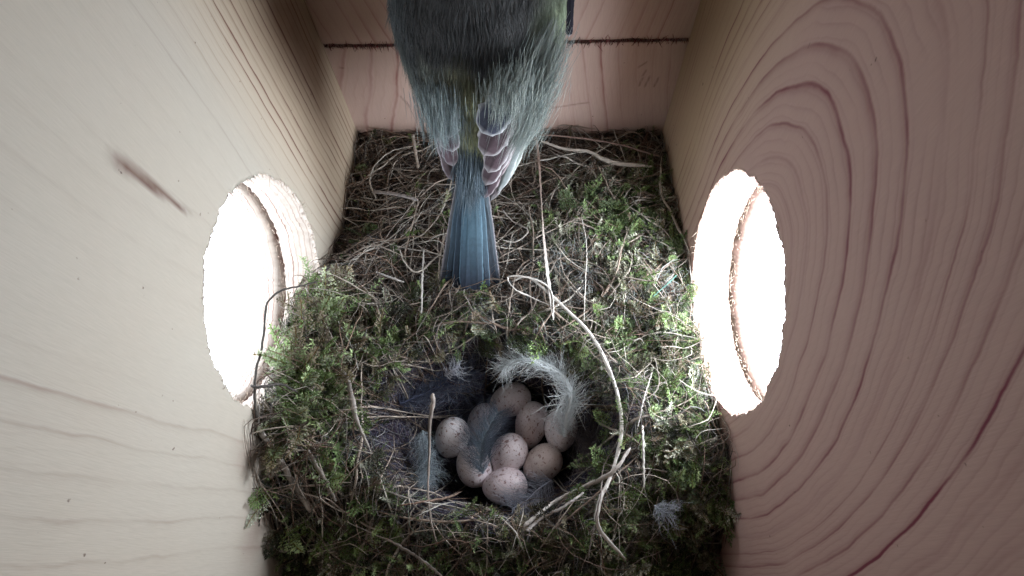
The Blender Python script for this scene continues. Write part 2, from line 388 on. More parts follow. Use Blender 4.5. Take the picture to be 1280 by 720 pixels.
# torn fibres in the joint of the back boards
n = 500; x = rng.uniform(-XW+.05, XW-.05, n); z = zc+rng.normal(size=n)*.05
p0 = np.stack([x, np.full(n, YB-.02), z], -1); dr = np.stack([rng.normal(size=n)*.5, -.25*rng.random(n), -1*np.sign(rng.random(n)-.3)], -1); L = .06+.22*rng.random(n)**2
V, F, C = tubes(np.stack([p0, p0+dr*L[:, None]*.5, p0+dr*L[:, None]], 1), np.array([[.02, .014, .004]]), np.array([.16, .05, .05])*rng.uniform(.4, 2, (n, 1)))
o = mesh('joint_fibres', V, F, M_STRAW, box, col=C); o['kind'] = 'stuff'

# ------------------------------------------------------------------ the nest
nest = root('nest', 'mossy nest of tangled dry grass filling the bottom of the box', 'nest', (0, 8.6, ZF))
CX, CY, RX, RY, DEPTH = -.15, 4.75, 4.0, 3.0, 3.5
def hf(x, y):
    x = np.asarray(x, float); y = np.asarray(y, float)
    zl = np.interp(y, [-1.3, .3, 2, 4, 6, 8, 9.3, 11, 13, 18.6], [-3.0, -1.0, 1.4, 2.4, 2.4, 2.2, 1.4, .1, -.3, 0])
    zr = np.interp(y, [-1.3, .3, 2, 3.5, 5.5, 8, 12, 18.6], [-3.5, -2.0, .5, 1.3, .5, .1, .3, 0])
    fl = np.clip((-x-3.4)/3.6, 0, 1); fr = np.clip((x-4)/3.2, 0, 1)
    z = zl*fl**1.3+zr*fr
    z = z+np.where(y < 2.2, -(2.2-y)**2*.07, 0)
    z = z+.5*(vnoise(x, y, .6, 1)-.5)+.35*(vnoise(x, y, 1.7, 2)-.5)
    z = z+.35*np.exp(-((y-12)/3)**2-(x/4)**2)
    e = np.sqrt(((x-CX)/RX)**2+((y-CY)/RY)**2)+.10*(vnoise(x, y, .9, 9)-.5)
    s = np.clip((1.10-e)/.46, 0, 1); s = s*s*(3-2*s)
    rim = .45*np.exp(-((e-1.18)/.16)**2)
    return z*(1-s)-DEPTH*s+rim-.25*np.clip((y-17.2), 0, 2)*.5
def nrm(x, y, h=.15):
    a = (hf(x+h, y)-hf(x-h, y))/(2*h); b = (hf(x, y+h)-hf(x, y-h))/(2*h)
    n = np.stack([-a, -b, np.ones_like(a)], -1); return n/np.linalg.norm(n, axis=-1, keepdims=True)
def cup(x, y): return np.sqrt(((x-CX)/RX)**2+((y-CY)/RY)**2)
def surf(u, v, off=.0):
    """the nest surface seen at a photo position"""
    d = CF+CR*(u-640)/FPX-CU*(v-360)/FPX; t = np.linspace(8, 34, 1400); P = CAM+d*t[:, None]
    P[:, 0] = np.clip(P[:, 0], -XW, XW)
    k = np.argmax(P[:, 2] < hf(P[:, 0], P[:, 1])+off); return P[k]

g = 230
xs = np.linspace(-XW+.02, XW-.02, g); ys = np.linspace(YF+.02, YB-.02, g+60)
X, Y = np.meshgrid(xs, ys); Z = hf(X, Y)+.22*(vnoise(X, Y, 4, 3)-.5)+.15*(vnoise(X, Y, 9, 5)-.5)-.25
ny, nx = Z.shape; top = np.stack([X, Y, Z], -1).reshape(-1, 3); idx = np.arange(ny*nx).reshape(ny, nx)
F = [np.stack([idx[:-1, :-1], idx[:-1, 1:], idx[1:, 1:], idx[1:, :-1]], -1).reshape(-1, 4)]
ringi = np.concatenate([idx[0, :], idx[1:, -1], idx[-1, -2::-1], idx[-2:0:-1, 0]]); bot = top[ringi].copy(); bot[:, 2] = ZF+.01
bi = np.arange(len(ringi))+len(top); F.append(np.stack([ringi, bi, np.roll(bi, -1), np.roll(ringi, -1)], -1))
mesh('nest_foundation', np.concatenate([top, bot]), F, M_SOIL, nest)

def sample_xy(n, dens, x0=-XW+.1, x1=XW-.1, y0=YF+.2, y1=YB-.1):
    out = np.zeros((0, 2))
    while len(out) < n:
        p = np.stack([rng.uniform(x0, x1, n*3), rng.uniform(y0, y1, n*3)], -1)
        out = np.concatenate([out, p[rng.random(n*3) < dens(p[:, 0], p[:, 1])]])
    return out[:n]

def lying(n, dens, L0, L1, r0, r1, cols, K=9, curl=.35, lift=(0, .35), wob=.10, heading=None, flat=None, arch=.0):
    p = sample_xy(n, dens); th = rng.random(n)*2*np.pi if heading is None else heading(p[:, 0], p[:, 1])
    L = rng.uniform(L0, L1, n); dth = rng.normal(size=n)*curl; jit = rng.normal(size=(n, K))*curl*.3
    a = th[:, None]+dth[:, None]*np.linspace(-1, 1, K)+np.cumsum(jit, 1)
    st = np.stack([np.cos(a), np.sin(a)], -1)*(L/(K-1))[:, None, None]
    xy = p[:, None, :]+np.cumsum(st, 1)-st.sum(1, keepdims=True)/2
    lim = np.array([XW-.06, YB-.06]); xy[..., 0] = np.clip(xy[..., 0], -lim[0], lim[0]); xy[..., 1] = np.clip(xy[..., 1], YF+.05, lim[1])
    xy = xy+rng.normal(size=xy.shape)*.004
    t = np.linspace(0, 1, K)
    zz = hf(xy[..., 0], xy[..., 1]); zs = zz.copy()
    for _ in range(2): zs[:, 1:-1] = np.maximum(zz[:, 1:-1], (zs[:, :-2]+zs[:, 2:])/2*.6+zz[:, 1:-1]*.4)
    off = rng.uniform(lift[0], lift[1], n)[:, None]+wob*np.sin(t*rng.uniform(2, 8, n)[:, None]+rng.random(n)[:, None]*6)+arch*rng.random(n)[:, None]*np.sin(t*np.pi)
    tilt = rng.normal(size=n)[:, None]*.12*(t-.5)*L[:, None]
    P = np.concatenate([xy, (zs+off+np.abs(tilt)*.6)[..., None]], -1)
    r = rng.uniform(r0, r1, n)[:, None]*(1-.75*np.abs(2*t-1)**2.5)*(1+.15*rng.normal(size=(n, K)))
    ci = rng.integers(0, len(cols), n); C = np.array(cols)[ci]*rng.uniform(.7, 1.25, (n, 1))
    fl = rng.uniform(.3, 1, n) if flat is None else np.full(n, flat)
    return tubes(P, r, C, 3, flat=fl)

back = lambda x, y: np.clip((y-6.8)/1.5, 0, 1)*(cup(x, y) > .95)
outer = lambda x, y: (cup(x, y) > .98)*1.
grassd = lambda x, y: (.22+.78*np.clip((y-8)/4, 0, 1))*(cup(x, y) > 1.0)
browns = [(.21, .15, .11), (.30, .22, .165), (.14, .095, .075), (.37, .31, .26), (.25, .165, .125), (.46, .41, .36), (.11, .085, .075)]
pales = [(.56, .50, .43), (.48, .41, .35), (.72, .68, .61), (.38, .30, .24)]
darks = [(.07, .055, .05), (.10, .075, .07), (.05, .045, .045)]
S = [lying(650, lambda x, y: outer(x, y)*np.clip((11-y)/3, .1, 1), .8, 3.2, .010, .020, browns+pales[:3], curl=.7, lift=(.4, 1.1), wob=.2),
     lying(160, lambda x, y: (x < -4.8)*(y > 2)*(y < 11)*1., 1.2, 3.6, .012, .028, browns+pales[:2], curl=.6, lift=(.5, 1.4), wob=.25),
     lying(1500, lambda x, y: outer(x, y)*(.4+.6*(y > 8))*(.25+vnoise(x, y, .9, 21)), 1., 3.5, .009, .020, darks+browns+pales[:2], curl=.8, lift=(.1, .75), wob=.18),
     lying(2600, grassd, 1.5, 5, .012, .030, darks+browns, curl=.5, lift=(-.15, .35), wob=.12),
     lying(1500, grassd, 2., 6, .018, .038, darks+browns+pales[:2], curl=.35, lift=(-.05, .45)),
     lying(420, lambda x, y: grassd(x, y)+.2*outer(x, y), 2., 6, .025, .055, pales, curl=.4, lift=(.3, .7), K=12),
     lying(240, lambda x, y: np.clip((y-9)/4, 0, 1), 1.5, 4.5, .06, .13, [(.30, .22, .17), (.26, .2, .16), (.40, .35, .29), (.22, .13, .10)], curl=.2, lift=(.0, .35), flat=.18)]
V, F, C = join(S); o = mesh('dry_grass', V, F, M_STRAW, nest, col=C); o['kind'] = 'stuff'
S = [lying(4200, lambda x, y: outer(x, y)*(.25+.75*np.clip((13-y)/5, 0, 1)), .6, 2.6, .007, .017, [(.16, .15, .15), (.09, .085, .08), (.30, .30, .30), (.05, .05, .055), (.13, .15, .12)], curl=1.2, lift=(0, .7), wob=.2, K=10),
     lying(900, lambda x, y: np.exp(-((x-2.2)/1.8)**2-((y-11)/2)**2)+.5*np.exp(-((x+.6)/1)**2-((y-9.2)/1)**2)+.5*np.exp(-((x-6)/1)**2-((y-10)/2.5)**2), .8, 2.2, .006, .014, [(.42, .47, .46), (.33, .38, .37)], curl=1.6, lift=(.2, .5), wob=.2, K=12)]
V, F, C = join(S); o = mesh('rootlets', V, F, M_HAIR, nest, col=C); o['kind'] = 'stuff'

# ------------------------------------------------------------------ loose stems lying over the nest
STRAW = []
STEM_GROUP = 'dry stems lying over the nest'
def stem(name, label, pts, width, c0, c1=None, flat=.5, off=.35, K=40, knots=(), cat='grass stem', lifts=None, rough=.05):
    off += .5; width = np.array(width)*.8
    P = [surf(u, v, off) for u, v in pts]
    if lifts: P = [bp(u, v, 2, p[2]+l) for (u, v), p, l in zip(pts, P, lifts)]
    P = spline(P, K); P[:, 0] = np.clip(P[:, 0], -XW+.08, XW-.08); P[:, 1] = np.minimum(P[:, 1], YB-.1)
    ks = np.ones(3)/3
    for _ in range(2): P[1:-1, 2] = np.convolve(P[:, 2], ks, 'valid')
    P[1:-1] += rng.normal(size=(K-2, 3))*.008
    STRAW.append(P[::2])
    t = np.linspace(0, 1, K); wv = width if np.ndim(width) else (width, width)
    r = np.interp(t, np.linspace(0, 1, len(wv)), wv)*(1+rough*rng.normal(size=K))
    for kn in knots: r += .35*np.mean(wv)*np.exp(-((t-kn)/.012)**2)
    r[0] *= .5; r[-1] *= .5
    c1 = c0 if c1 is None else c1
    C = (np.array(c0)*(1-t[:, None])+np.array(c1)*t[:, None])*rng.uniform(.85, 1.1, (K, 1))
    V, F, C = tubes(P[None], r[None], C[None], 8, flat=np.array([flat]))
    n = len(V); V = np.concatenate([V, P[[0, -1]]]); C = np.concatenate([C, C[[0, -1]]])
    i = np.arange(8); caps = np.concatenate([np.stack([np.full(8, n), np.roll(i, -1), i], -1), np.stack([np.full(8, n+1), n-8+i, n-8+np.roll(i, -1)], -1)])
    o = mesh(name, V, [F, caps], M_STRAW, None, col=C); tag(o, label, cat, STEM_GROUP); return o
PALE, MID, DRK, RED = (.84, .81, .76), (.42, .37, .32), (.10, .09, .08), (.20, .12, .09)
stem('dry_straw', 'long pale stem sweeping round the right side of the egg cup', [(640, 352), (662, 347), (700, 380), (740, 420), (768, 480), (777, 535), (767, 585), (748, 632), (750, 662), (782, 700)], (.04, .06, .08, .085, .07, .085, .06), PALE, knots=(.2, .62), off=.5)
stem('dry_straw', 'small pale loop of stem just below and right of the tail tip', [(690, 383), (665, 372), (645, 362), (635, 350), (640, 345), (665, 348), (688, 362), (692, 395)], (.04, .06, .05), PALE, off=.6)
stem('dry_straw', 'thick pale bent stalk crossing the lower right rim of the egg cup', [(655, 658), (680, 637), (703, 622), (740, 604), (768, 588), (788, 560)], (.10, .09, .11, .07), (.6, .56, .52), knots=(.35,), flat=.6, off=.55)
stem('dry_straw', 'split pale stalk end beside the bent stalk on the lower cup rim', [(658, 664), (676, 648), (705, 633), (730, 616)], (.09, .05), (.55, .52, .5), flat=.4, off=.45)
stem('twig', 'upright brownish twig with knobbly top left of the eggs', [(541, 492), (541, 505), (537, 528), (537, 570), (535, 618), (540, 655), (547, 682)], (.09, .12, .08, .06, .05, .035), (.50, .44, .40), (.22, .18, .15), knots=(.1, .17), flat=.8, lifts=(2.6, 2.6, 2.4, 1.8, .6, .2, .1), cat='twig')
stem('dry_straw', 'short straight whitish stem just left of the tail', [(530, 312), (528, 350), (527, 392)], (.05, .065, .05), (.72, .70, .66), flat=.7, off=.55)
stem('grass_leaf', 'long flat blade, brown above and pale below, hanging down right of the wing', [(669, 166), (674, 205), (677, 260), (681, 310), (685, 350), (692, 400)], (.12, .10, .03, .10, .13, .07), (.34, .22, .17), (.70, .68, .64), flat=.25, off=.6, cat='grass blade')
stem('dry_straw', 'thin pale upright stem standing right of the long blade', [(727, 272), (733, 305), (732, 350), (730, 402)], (.025, .04, .03), (.6, .57, .52), off=.5)
stem('dry_straw', 'pale stem slanting down from beside the left window edge', [(412, 372), (424, 405), (440, 435), (448, 462)], (.05, .06, .045), (.62, .6, .55), off=.6)
stem('twig', 'forked grey stalk on the moss below the left window', [(394, 428), (410, 452), (432, 470), (440, 500), (443, 515), (452, 540), (462, 560)], (.06, .07, .10, .13, .06, .05), (.45, .40, .38), (.5, .46, .42), flat=.5, off=.6, cat='twig')
stem('straw', 'long stiff straw sloping from the left window into the dark corner', [(310, 505), (322, 532), (350, 575), (388, 640)], (.07, .10, .12, .09), (.48, .44, .40), flat=.5, off=.35, cat='straw')
stem('twig', 'dark thin twig arching up in front of the left window', [(398, 352), (372, 358), (345, 366), (325, 392), (308, 430), (304, 470), (310, 505), (322, 528)], (.03, .045, .05, .05), DRK, flat=1, cat='twig', lifts=(.9, 1.2, 1.5, 1.2, .8, .5, .2, 0))
stem('twig', 'dark short forked twig across the lower left window edge', [(303, 482), (325, 484), (350, 480), (372, 490)], (.045, .06, .03), (.09, .08, .075), flat=1, cat='twig', off=.9)
stem('straw', 'stubby grey straw on the moss below the forked stalk', [(384, 562), (400, 590), (420, 627)], (.08, .09, .06), (.40, .36, .33), off=.45, cat='straw')
stem('straw', 'flat pale straw at the bottom edge running to lower right', [(432, 652), (478, 672), (500, 683), (530, 702), (556, 724)], (.03, .05, .11, .10, .08), (.5, .47, .44), flat=.3, off=.5, cat='straw')
stem('bark_sliver', 'reddish brown pointed sliver on the lower left cup rim', [(500, 632), (530, 627), (560, 622), (579, 613)], (.05, .08, .11, .05), RED, (.38, .28, .22), flat=.5, off=.5, cat='bark sliver')
stem('dry_straw', 'thin pale stem crossing behind the reddish sliver', [(478, 612), (520, 626), (560, 632), (590, 642), (612, 655)], (.025, .045, .05, .02), (.58, .55, .50), off=.45)
stem('dry_straw', 'thin arched stem on the front rim below the eggs', [(500, 660), (530, 640), (565, 628), (605, 634), (640, 660), (655, 690)], (.03, .04, .045, .03), (.44, .42, .38), off=.55)
stem('dry_straw', 'curled pale stem in the back left corner of the nest', [(470, 248), (462, 226), (470, 205), (492, 188), (528, 180)], (.05, .07, .06, .03), (.6, .56, .5), off=.6)
stem('grass_leaf', 'flat grey blade lying across near the back left corner', [(465, 240), (492, 242), (522, 250)], (.09, .11, .07), (.46, .43, .42), flat=.2, off=.7, cat='grass blade')
stem('straw', 'short upright straw stub against the back wall left of the bird', [(516, 168), (519, 188), (523, 210)], (.09, .09, .07), (.50, .44, .38), flat=.5, off=.6, cat='straw')
stem('grass_leaf', 'long flat pale blade lying along the back wall right of the bird', [(676, 176), (705, 186), (735, 189), (765, 203), (815, 208)], (.06, .09, .08, .14, .08), (.55, .50, .44), flat=.3, off=.55, cat='grass blade')
stem('dry_straw', 'brown stem pressed along the foot of the back wall', [(672, 168), (720, 172), (770, 180), (826, 196)], (.05, .06, .05), (.26, .18, .15), off=.75)
stem('straw', 'straight pale straw standing in the moss right of the cup', [(803, 532), (804, 560), (805, 610)], (.07, .08, .07), (.58, .56, .52), off=.55, cat='straw')
stem('dry_straw', 'thin grey stem slanting above the straight straw on the right', [(815, 465), (806, 495), (797, 535)], (.04, .05, .03), (.4, .37, .35), off=.55)
stem('dry_straw', 'thin dark stem forking below the right cup rim', [(772, 552), (755, 582), (751, 618), (742, 660), (735, 700)], (.03, .05, .05, .04), (.32, .28, .26), off=.6)
stem('dry_straw', 'small white stem piece in the grass left of the tail', [(470, 340), (486, 346), (505, 353)], (.045, .055, .04), (.66, .63, .6), off=.6)
stem('dry_straw', 'long thin stem slanting up to the wall left of the tail', [(455, 345), (480, 300), (510, 262), (530, 235)], (.02, .03, .02), (.38, .34, .3), off=.55)
stem('thread', 'short turquoise thread in the moss by the right window', [(846, 344), (833, 356), (816, 371)], (.022, .022), (.16, .36, .30), off=.5, cat='thread')
stem('dry_straw', 'pale curled stem lying right of the tail', [(627, 300), (645, 302), (660, 288), (640, 276), (628, 262)], (.03, .045, .03), (.5, .47, .43), off=.5)
stem('dry_straw', 'hooked pale stem beside the short whitish stem left of the tail', [(500, 312), (506, 328), (522, 340), (545, 322), (552, 316)], (.03, .05, .03), (.52, .48, .42), off=.6)

SP = np.concatenate(STRAW)
# moss sprigs -------------------------------------------------------
def leaflet(p, d, side, L, W):
    return np.array([p, p+d*L*.45+side*W, p+d*L, p+d*L*.45-side*W])
def norm(a): return a/(np.linalg.norm(a)+1e-9)
def frond():
    """feather moss: a bent stem with alternate leafy side branches"""
    V, F, C = [], [], []; nb = 15; bend = rng.normal(size=2)*.25
    def pt(t): return np.array([bend[0]*t*t, t, bend[1]*t*t])
    S = np.array([pt(t) for t in np.linspace(0, 1, 6)])
    v, f, c = tubes(S[None], np.full((1, 6), .012), np.array([[.5, .35, .2]])); V.append(v); F.append(f); C.append(c); n = len(v)
    for i in range(nb):
        t = .08+.9*i/nb; s = 1 if i % 2 else -1; bl = .34*math.sin(math.pi*min(1, .25+t*.8))*rng.uniform(.7, 1.2)
        d = norm(np.array([s*1., .75, rng.normal()*.25])); p = pt(t); k = 6
        q = np.linspace(0, 1, 3)[:, None]*d*bl+p+np.linspace(0, 1, 3)[:, None]**2*np.array([0, .05, -.04])
        v, f, c = tubes(q[None], np.full((1, 3), .010), np.array([[.7, .8, .5]])); V.append(v); F.append(f+n); C.append(c); n += len(v)
        for j in range(k):
            a = (j+.5)/k; pp = p+d*bl*a; sd = norm(np.cross(d, [0, 0, 1]))*(1 if j % 2 else -1)
            dd = norm(d*.9+sd*.8+np.array([0, 0, rng.normal()*.5])); v = leaflet(pp, dd, norm(np.cross(dd, [0, 0.2, 1])), .085*rng.uniform(.7, 1.3), .022)
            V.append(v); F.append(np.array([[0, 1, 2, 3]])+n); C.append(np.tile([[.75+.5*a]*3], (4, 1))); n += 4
    return np.concatenate(V), np.concatenate(F), np.concatenate(C)
def tuftlet():
    """upright moss: a short stem with narrow leaves all round"""
    V, F, C = [], [], []; n = 0; b = rng.normal(size=2)*.3
    for i in range(38):
        t = (i+.5)/38; p = np.array([b[0]*t*t, t, b[1]*t*t]); a = i*2.4+rng.normal()*.2
        d = norm(np.array([math.cos(a), .6+.9*t, math.sin(a)])); v = leaflet(p, d, norm(np.cross(d, [0, 1, 0])), .20*(1.1-.5*t)*rng.uniform(.7, 1.3), .024)
        v[2] += np.array([math.cos(a), -.3, math.sin(a)])*.05
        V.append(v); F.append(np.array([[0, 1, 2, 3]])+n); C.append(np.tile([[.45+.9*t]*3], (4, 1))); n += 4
    return np.concatenate(V), np.concatenate(F), np.concatenate(C)
TF = [frond() for _ in range(12)]; TU = [tuftlet() for _ in range(8)]
def scatter(tpls, n, dens, s0, s1, up, cols, lift=(-.2, .25), x0=-XW+.25, x1=XW-.25, tdir=None):
    parts = []
    p = sample_xy(n, dens, x0, x1, YF+.3, YB-.4); N = nrm(p[:, 0], p[:, 1]); which = rng.integers(0, len(tpls), n)
    th = rng.random(n)*2*np.pi; D = np.stack([np.cos(th), np.sin(th), np.zeros(n)], -1)
    if tdir is not None: D = D+np.array(tdir)
    U = rng.uniform(up[0], up[1], n)[:, None]; D = D*(1-U)+N*U*1.2; D /= np.linalg.norm(D, axis=1, keepdims=True)
    A = np.cross(D, N+rng.normal(size=(n, 3))*.35); A /= np.linalg.norm(A, axis=1, keepdims=True); B = np.cross(A, D)
    sc = rng.uniform(s0, s1, n); pos = np.concatenate([p, (hf(p[:, 0], p[:, 1])+rng.uniform(*lift, n))[:, None]], 1)
    if len(STRAW):          # the moss is pressed down where a straw lies on it
        keep = np.ones(n, bool)
        for k in range(0, n, 400):
            q = pos[k:k+400]+np.array([0, -.15, .45]); dd = np.linalg.norm(q[:, None]-SP[None], axis=2).min(1); keep[k:k+400] = dd > .42
        keep |= rng.random(n) < .1; pos, D, A, B, sc, p, which = pos[keep], D[keep], A[keep], B[keep], sc[keep], p[keep], which[keep]; n = len(p)
    patch = vnoise(p[:, 0], p[:, 1], .8, 12)
    ci = np.clip(((patch*1.2-.1+rng.normal(size=n)*.22)*len(cols)).astype(int), 0, len(cols)-1)
    C0 = np.array(cols)[ci]*rng.uniform(.65, 1.35, (n, 1))
    for k, (v, f, c) in enumerate(tpls):
        I = np.where(which == k)[0]
        if not len(I): continue
        W = sc[I][:, None, None]*(v[None, :, 0:1]*A[I][:, None]+v[None, :, 1:2]*D[I][:, None]+v[None, :, 2:3]*B[I][:, None])+pos[I][:, None]
        W[..., 0] = np.clip(W[..., 0], -XW+.03, XW-.03); W[..., 1] = np.minimum(W[..., 1], YB-.03)
        parts.append((W.reshape(-1, 3), (f[None]+np.arange(len(I))[:, None, None]*len(v)).reshape(-1, 4), (c[None]*C0[I][:, None]).reshape(-1, 3)))
    return join(parts)
greens = [(.24, .22, .16), (.08, .10, .06), (.24, .34, .15), (.15, .22, .09), (.38, .49, .25), (.06, .065, .05), (.21, .30, .12), (.52, .54, .44), (.22, .18, .14), (.11, .15, .08)]
dulls = [(.19, .18, .13), (.11, .11, .08), (.28, .28, .21), (.46, .46, .38), (.15, .2, .1), (.24, .34, .15)]
mossd = lambda x, y: (cup(x, y) > 1.08)*np.clip(np.clip((9.8-y)/2.5, 0, 1)+.55*np.clip((x-3.2)/2, 0, 1)*(y < 16)+.5*np.exp(-((x+3.4)/1.1)**2-((y-10)/1.4)**2)+.45*np.exp(-((x-2.6)/1.3)**2-((y-13)/1.5)**2)+.06, 0, 1)
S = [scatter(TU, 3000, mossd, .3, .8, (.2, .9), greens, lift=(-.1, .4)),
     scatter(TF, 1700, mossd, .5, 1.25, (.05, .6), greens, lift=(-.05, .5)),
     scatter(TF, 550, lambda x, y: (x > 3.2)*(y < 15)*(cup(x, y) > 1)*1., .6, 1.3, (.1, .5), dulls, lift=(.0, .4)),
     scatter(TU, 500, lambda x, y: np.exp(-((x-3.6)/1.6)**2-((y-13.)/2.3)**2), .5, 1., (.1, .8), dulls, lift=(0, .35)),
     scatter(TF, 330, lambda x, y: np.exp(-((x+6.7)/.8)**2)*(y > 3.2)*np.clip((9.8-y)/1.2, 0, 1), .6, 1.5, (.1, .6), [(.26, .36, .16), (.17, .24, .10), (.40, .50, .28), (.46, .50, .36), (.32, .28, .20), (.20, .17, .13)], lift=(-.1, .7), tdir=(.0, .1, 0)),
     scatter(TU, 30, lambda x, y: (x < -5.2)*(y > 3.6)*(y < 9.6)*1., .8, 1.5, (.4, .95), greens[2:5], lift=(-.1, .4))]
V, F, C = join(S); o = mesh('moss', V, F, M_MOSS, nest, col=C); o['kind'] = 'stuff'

# crumbs: seed husks, leaf bits, bark
n = 3000; p = sample_xy(n, lambda x, y: outer(x, y)*(.3+.7*np.clip((5-y)/3, 0, 1)))
pos = np.concatenate([p, (hf(p[:, 0], p[:, 1])+rng.uniform(0, .3, n))[:, None]], 1); d1 = rng.normal(size=(n, 3)); d1 /= np.linalg.norm(d1, axis=1, keepdims=True)
L = rng.uniform(.04, .16, n)[:, None]
V, F, C = tubes(np.stack([pos-d1*L*.5, pos, pos+d1*L*.5], 1), rng.uniform(.015, .05, n)[:, None]*np.array([[.3, 1, .2]]), np.array([(.20, .17, .13), (.33, .30, .25), (.10, .08, .06), (.24, .2, .17)])[rng.integers(0, 4, n)], 4, flat=rng.uniform(.25, .8, n))
o = mesh('leaf_litter', V, F, M_STRAW, nest, col=C); o['kind'] = 'stuff'

# the hair lining of the cup
def lining(n, e0, e1, L0, L1, r, cols, inward, lift):
    a = rng.random(n)*2*np.pi; e = rng.uniform(e0, e1, n); K = 10; t = np.linspace(0, 1, K)
    da = rng.uniform(L0, L1, n)*np.where(rng.random(n) < .5, -1, 1); de = rng.normal(size=n)*inward
    aa = a[:, None]+da[:, None]*t+.05*np.sin(t*9+a[:, None]*5); ee = e[:, None]+de[:, None]*t+.03*rng.normal(size=(n, 1))*np.sin(t*7)
    ee = np.clip(ee, .02, 1.3)
    x = CX+RX*ee*np.cos(aa); y = CY+RY*ee*np.sin(aa); x = np.clip(x, -XW+.1, XW-.1)
    z = hf(x, y)+rng.uniform(*lift, n)[:, None]+.1*np.sin(t*5+a[:, None]*7)*rng.random(n)[:, None]
    ci = rng.integers(0, len(cols), n); side = np.cos(a) < -.2
    C = np.array(cols)[ci]*rng.uniform(.6, 1.3, (n, 1))
    return tubes(np.stack([x, y, z], -1), np.full((n, K), r)*(1-.6*t), C, 3)
hc = [(.05, .045, .07), (.08, .07, .11), (.02, .02, .035), (.13, .14, .21), (.075, .045, .075)]  # dark hair tones, with the blue-violet of the shadows put into their colour
S = [lining(3600, .25, 1.16, .3, 1.3, .012, hc, .12, (-.05, .25)), lining(1800, .75, 1.18, .1, .5, .009, hc, .25, (.0, .4)),
     lining(260, .7, 1.1, .5, 1.4, .014, [(.25, .23, .25), (.34, .31, .28)], .15, (.1, .3))]
V, F, C = join(S); o = mesh('hair_lining', V, F, M_HAIR, nest, col=C); o['kind'] = 'stuff'

# ------------------------------------------------------------------ eggs
EGG_GROUP = 'speckled eggs in the cup'
nu, nv = 40, 28; th = np.linspace(0, np.pi, nv); ph = np.linspace(0, 2*np.pi, nu, endpoint=False)
prof = np.sin(th)*(1+.13*np.cos(th)); EV = np.stack([np.outer(prof, np.cos(ph)), np.outer(prof, np.sin(ph)), np.outer(np.cos(th), np.ones(nu))*1.0], -1)
EV = EV*np.array([.68, .68, .88]); eidx = np.arange(nv*nu).reshape(nv, nu)
EF = np.stack([eidx[:-1], eidx[1:], np.roll(eidx[1:], -1, 1), np.roll(eidx[:-1], -1, 1)], -1).reshape(-1, 4)
eme = None
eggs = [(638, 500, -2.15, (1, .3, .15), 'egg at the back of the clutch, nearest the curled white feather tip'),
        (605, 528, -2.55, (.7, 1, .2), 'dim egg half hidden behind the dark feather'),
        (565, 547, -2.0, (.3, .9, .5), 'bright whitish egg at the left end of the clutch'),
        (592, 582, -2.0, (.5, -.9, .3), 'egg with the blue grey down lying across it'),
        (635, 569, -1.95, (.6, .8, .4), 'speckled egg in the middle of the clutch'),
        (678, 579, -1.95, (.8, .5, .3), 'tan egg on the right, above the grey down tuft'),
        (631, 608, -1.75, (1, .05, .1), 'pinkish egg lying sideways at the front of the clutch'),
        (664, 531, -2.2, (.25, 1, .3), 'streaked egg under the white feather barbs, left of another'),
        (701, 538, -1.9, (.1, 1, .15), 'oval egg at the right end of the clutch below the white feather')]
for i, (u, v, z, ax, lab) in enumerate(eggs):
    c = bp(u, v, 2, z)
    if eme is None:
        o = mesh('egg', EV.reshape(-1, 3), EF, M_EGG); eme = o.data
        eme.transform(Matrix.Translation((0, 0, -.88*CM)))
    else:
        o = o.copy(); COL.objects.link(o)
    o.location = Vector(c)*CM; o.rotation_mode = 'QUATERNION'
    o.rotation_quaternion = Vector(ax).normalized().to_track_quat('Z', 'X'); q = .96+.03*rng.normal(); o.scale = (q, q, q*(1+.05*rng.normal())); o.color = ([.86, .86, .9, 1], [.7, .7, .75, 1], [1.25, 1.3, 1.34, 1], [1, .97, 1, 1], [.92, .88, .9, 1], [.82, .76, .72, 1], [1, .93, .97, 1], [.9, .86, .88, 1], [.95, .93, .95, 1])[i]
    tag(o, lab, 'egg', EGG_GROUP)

# ------------------------------------------------------------------ loose feathers in the lining
def plume(name, label, pts, zs, barb, n, col, colt, r=.012, spread=1., shaft=.03, wisp=.5, down=.0, shaftcol=None):
    P = spline([bp(u, v, 2, z) for (u, v), z in zip(pts, zs)], 60); T = np.gradient(P, axis=0); T /= np.linalg.norm(T, axis=1, keepdims=True)
    i = rng.integers(0, 60, n); t = i/59; s = np.where(rng.random(n) < .5, -1, 1)
    S = np.cross(T[i], [0, 0, 1]); S /= np.linalg.norm(S, axis=1, keepdims=True)+1e-9
    L = barb*(.45+.55*np.sin(np.pi*np.clip(.15+t*.8, 0, 1)))*rng.uniform(.5, 1.2, n); K = 7; k = np.linspace(0, 1, K)
    d = S*s[:, None]*spread+T[i]*rng.uniform(.2, 1.2, n)[:, None]+np.stack([np.zeros(n), np.zeros(n), rng.normal(size=n)*.45-down], -1)
    d /= np.linalg.norm(d, axis=1, keepdims=True); bend = rng.normal(size=(n, 3))*wisp*.4+T[i]*.5
    Q = P[i][:, None]+L[:, None, None]*(d[:, None]*k[None, :, None]+bend[:, None]*(k**2)[None, :, None]*.5)+rng.normal(size=(n, K, 3))*.02*k[None, :, None]
    Q = Q+(L*wisp*.16)[:, None, None]*np.sin(k[None, :, None]*rng.uniform(3, 8, (n, 1, 1))+rng.random((n, 1, 3))*6)*k[None, :, None]
    C = np.array(col)*rng.uniform(.75, 1.2, (n, 1))
    a = tubes(Q, np.full((n, K), r)*(1-.7*k), C, 3, tip=np.array(colt))
    b = tubes(P[None], (shaft*(1-.7*np.linspace(0, 1, 60)))[None], np.array([shaftcol or col]), 5)
    V, F, C = join([a, b]); o = mesh(name, V, F, M_DOWN, None, col=C); return tag(o, label, 'feather', 'down feathers lining the cup')
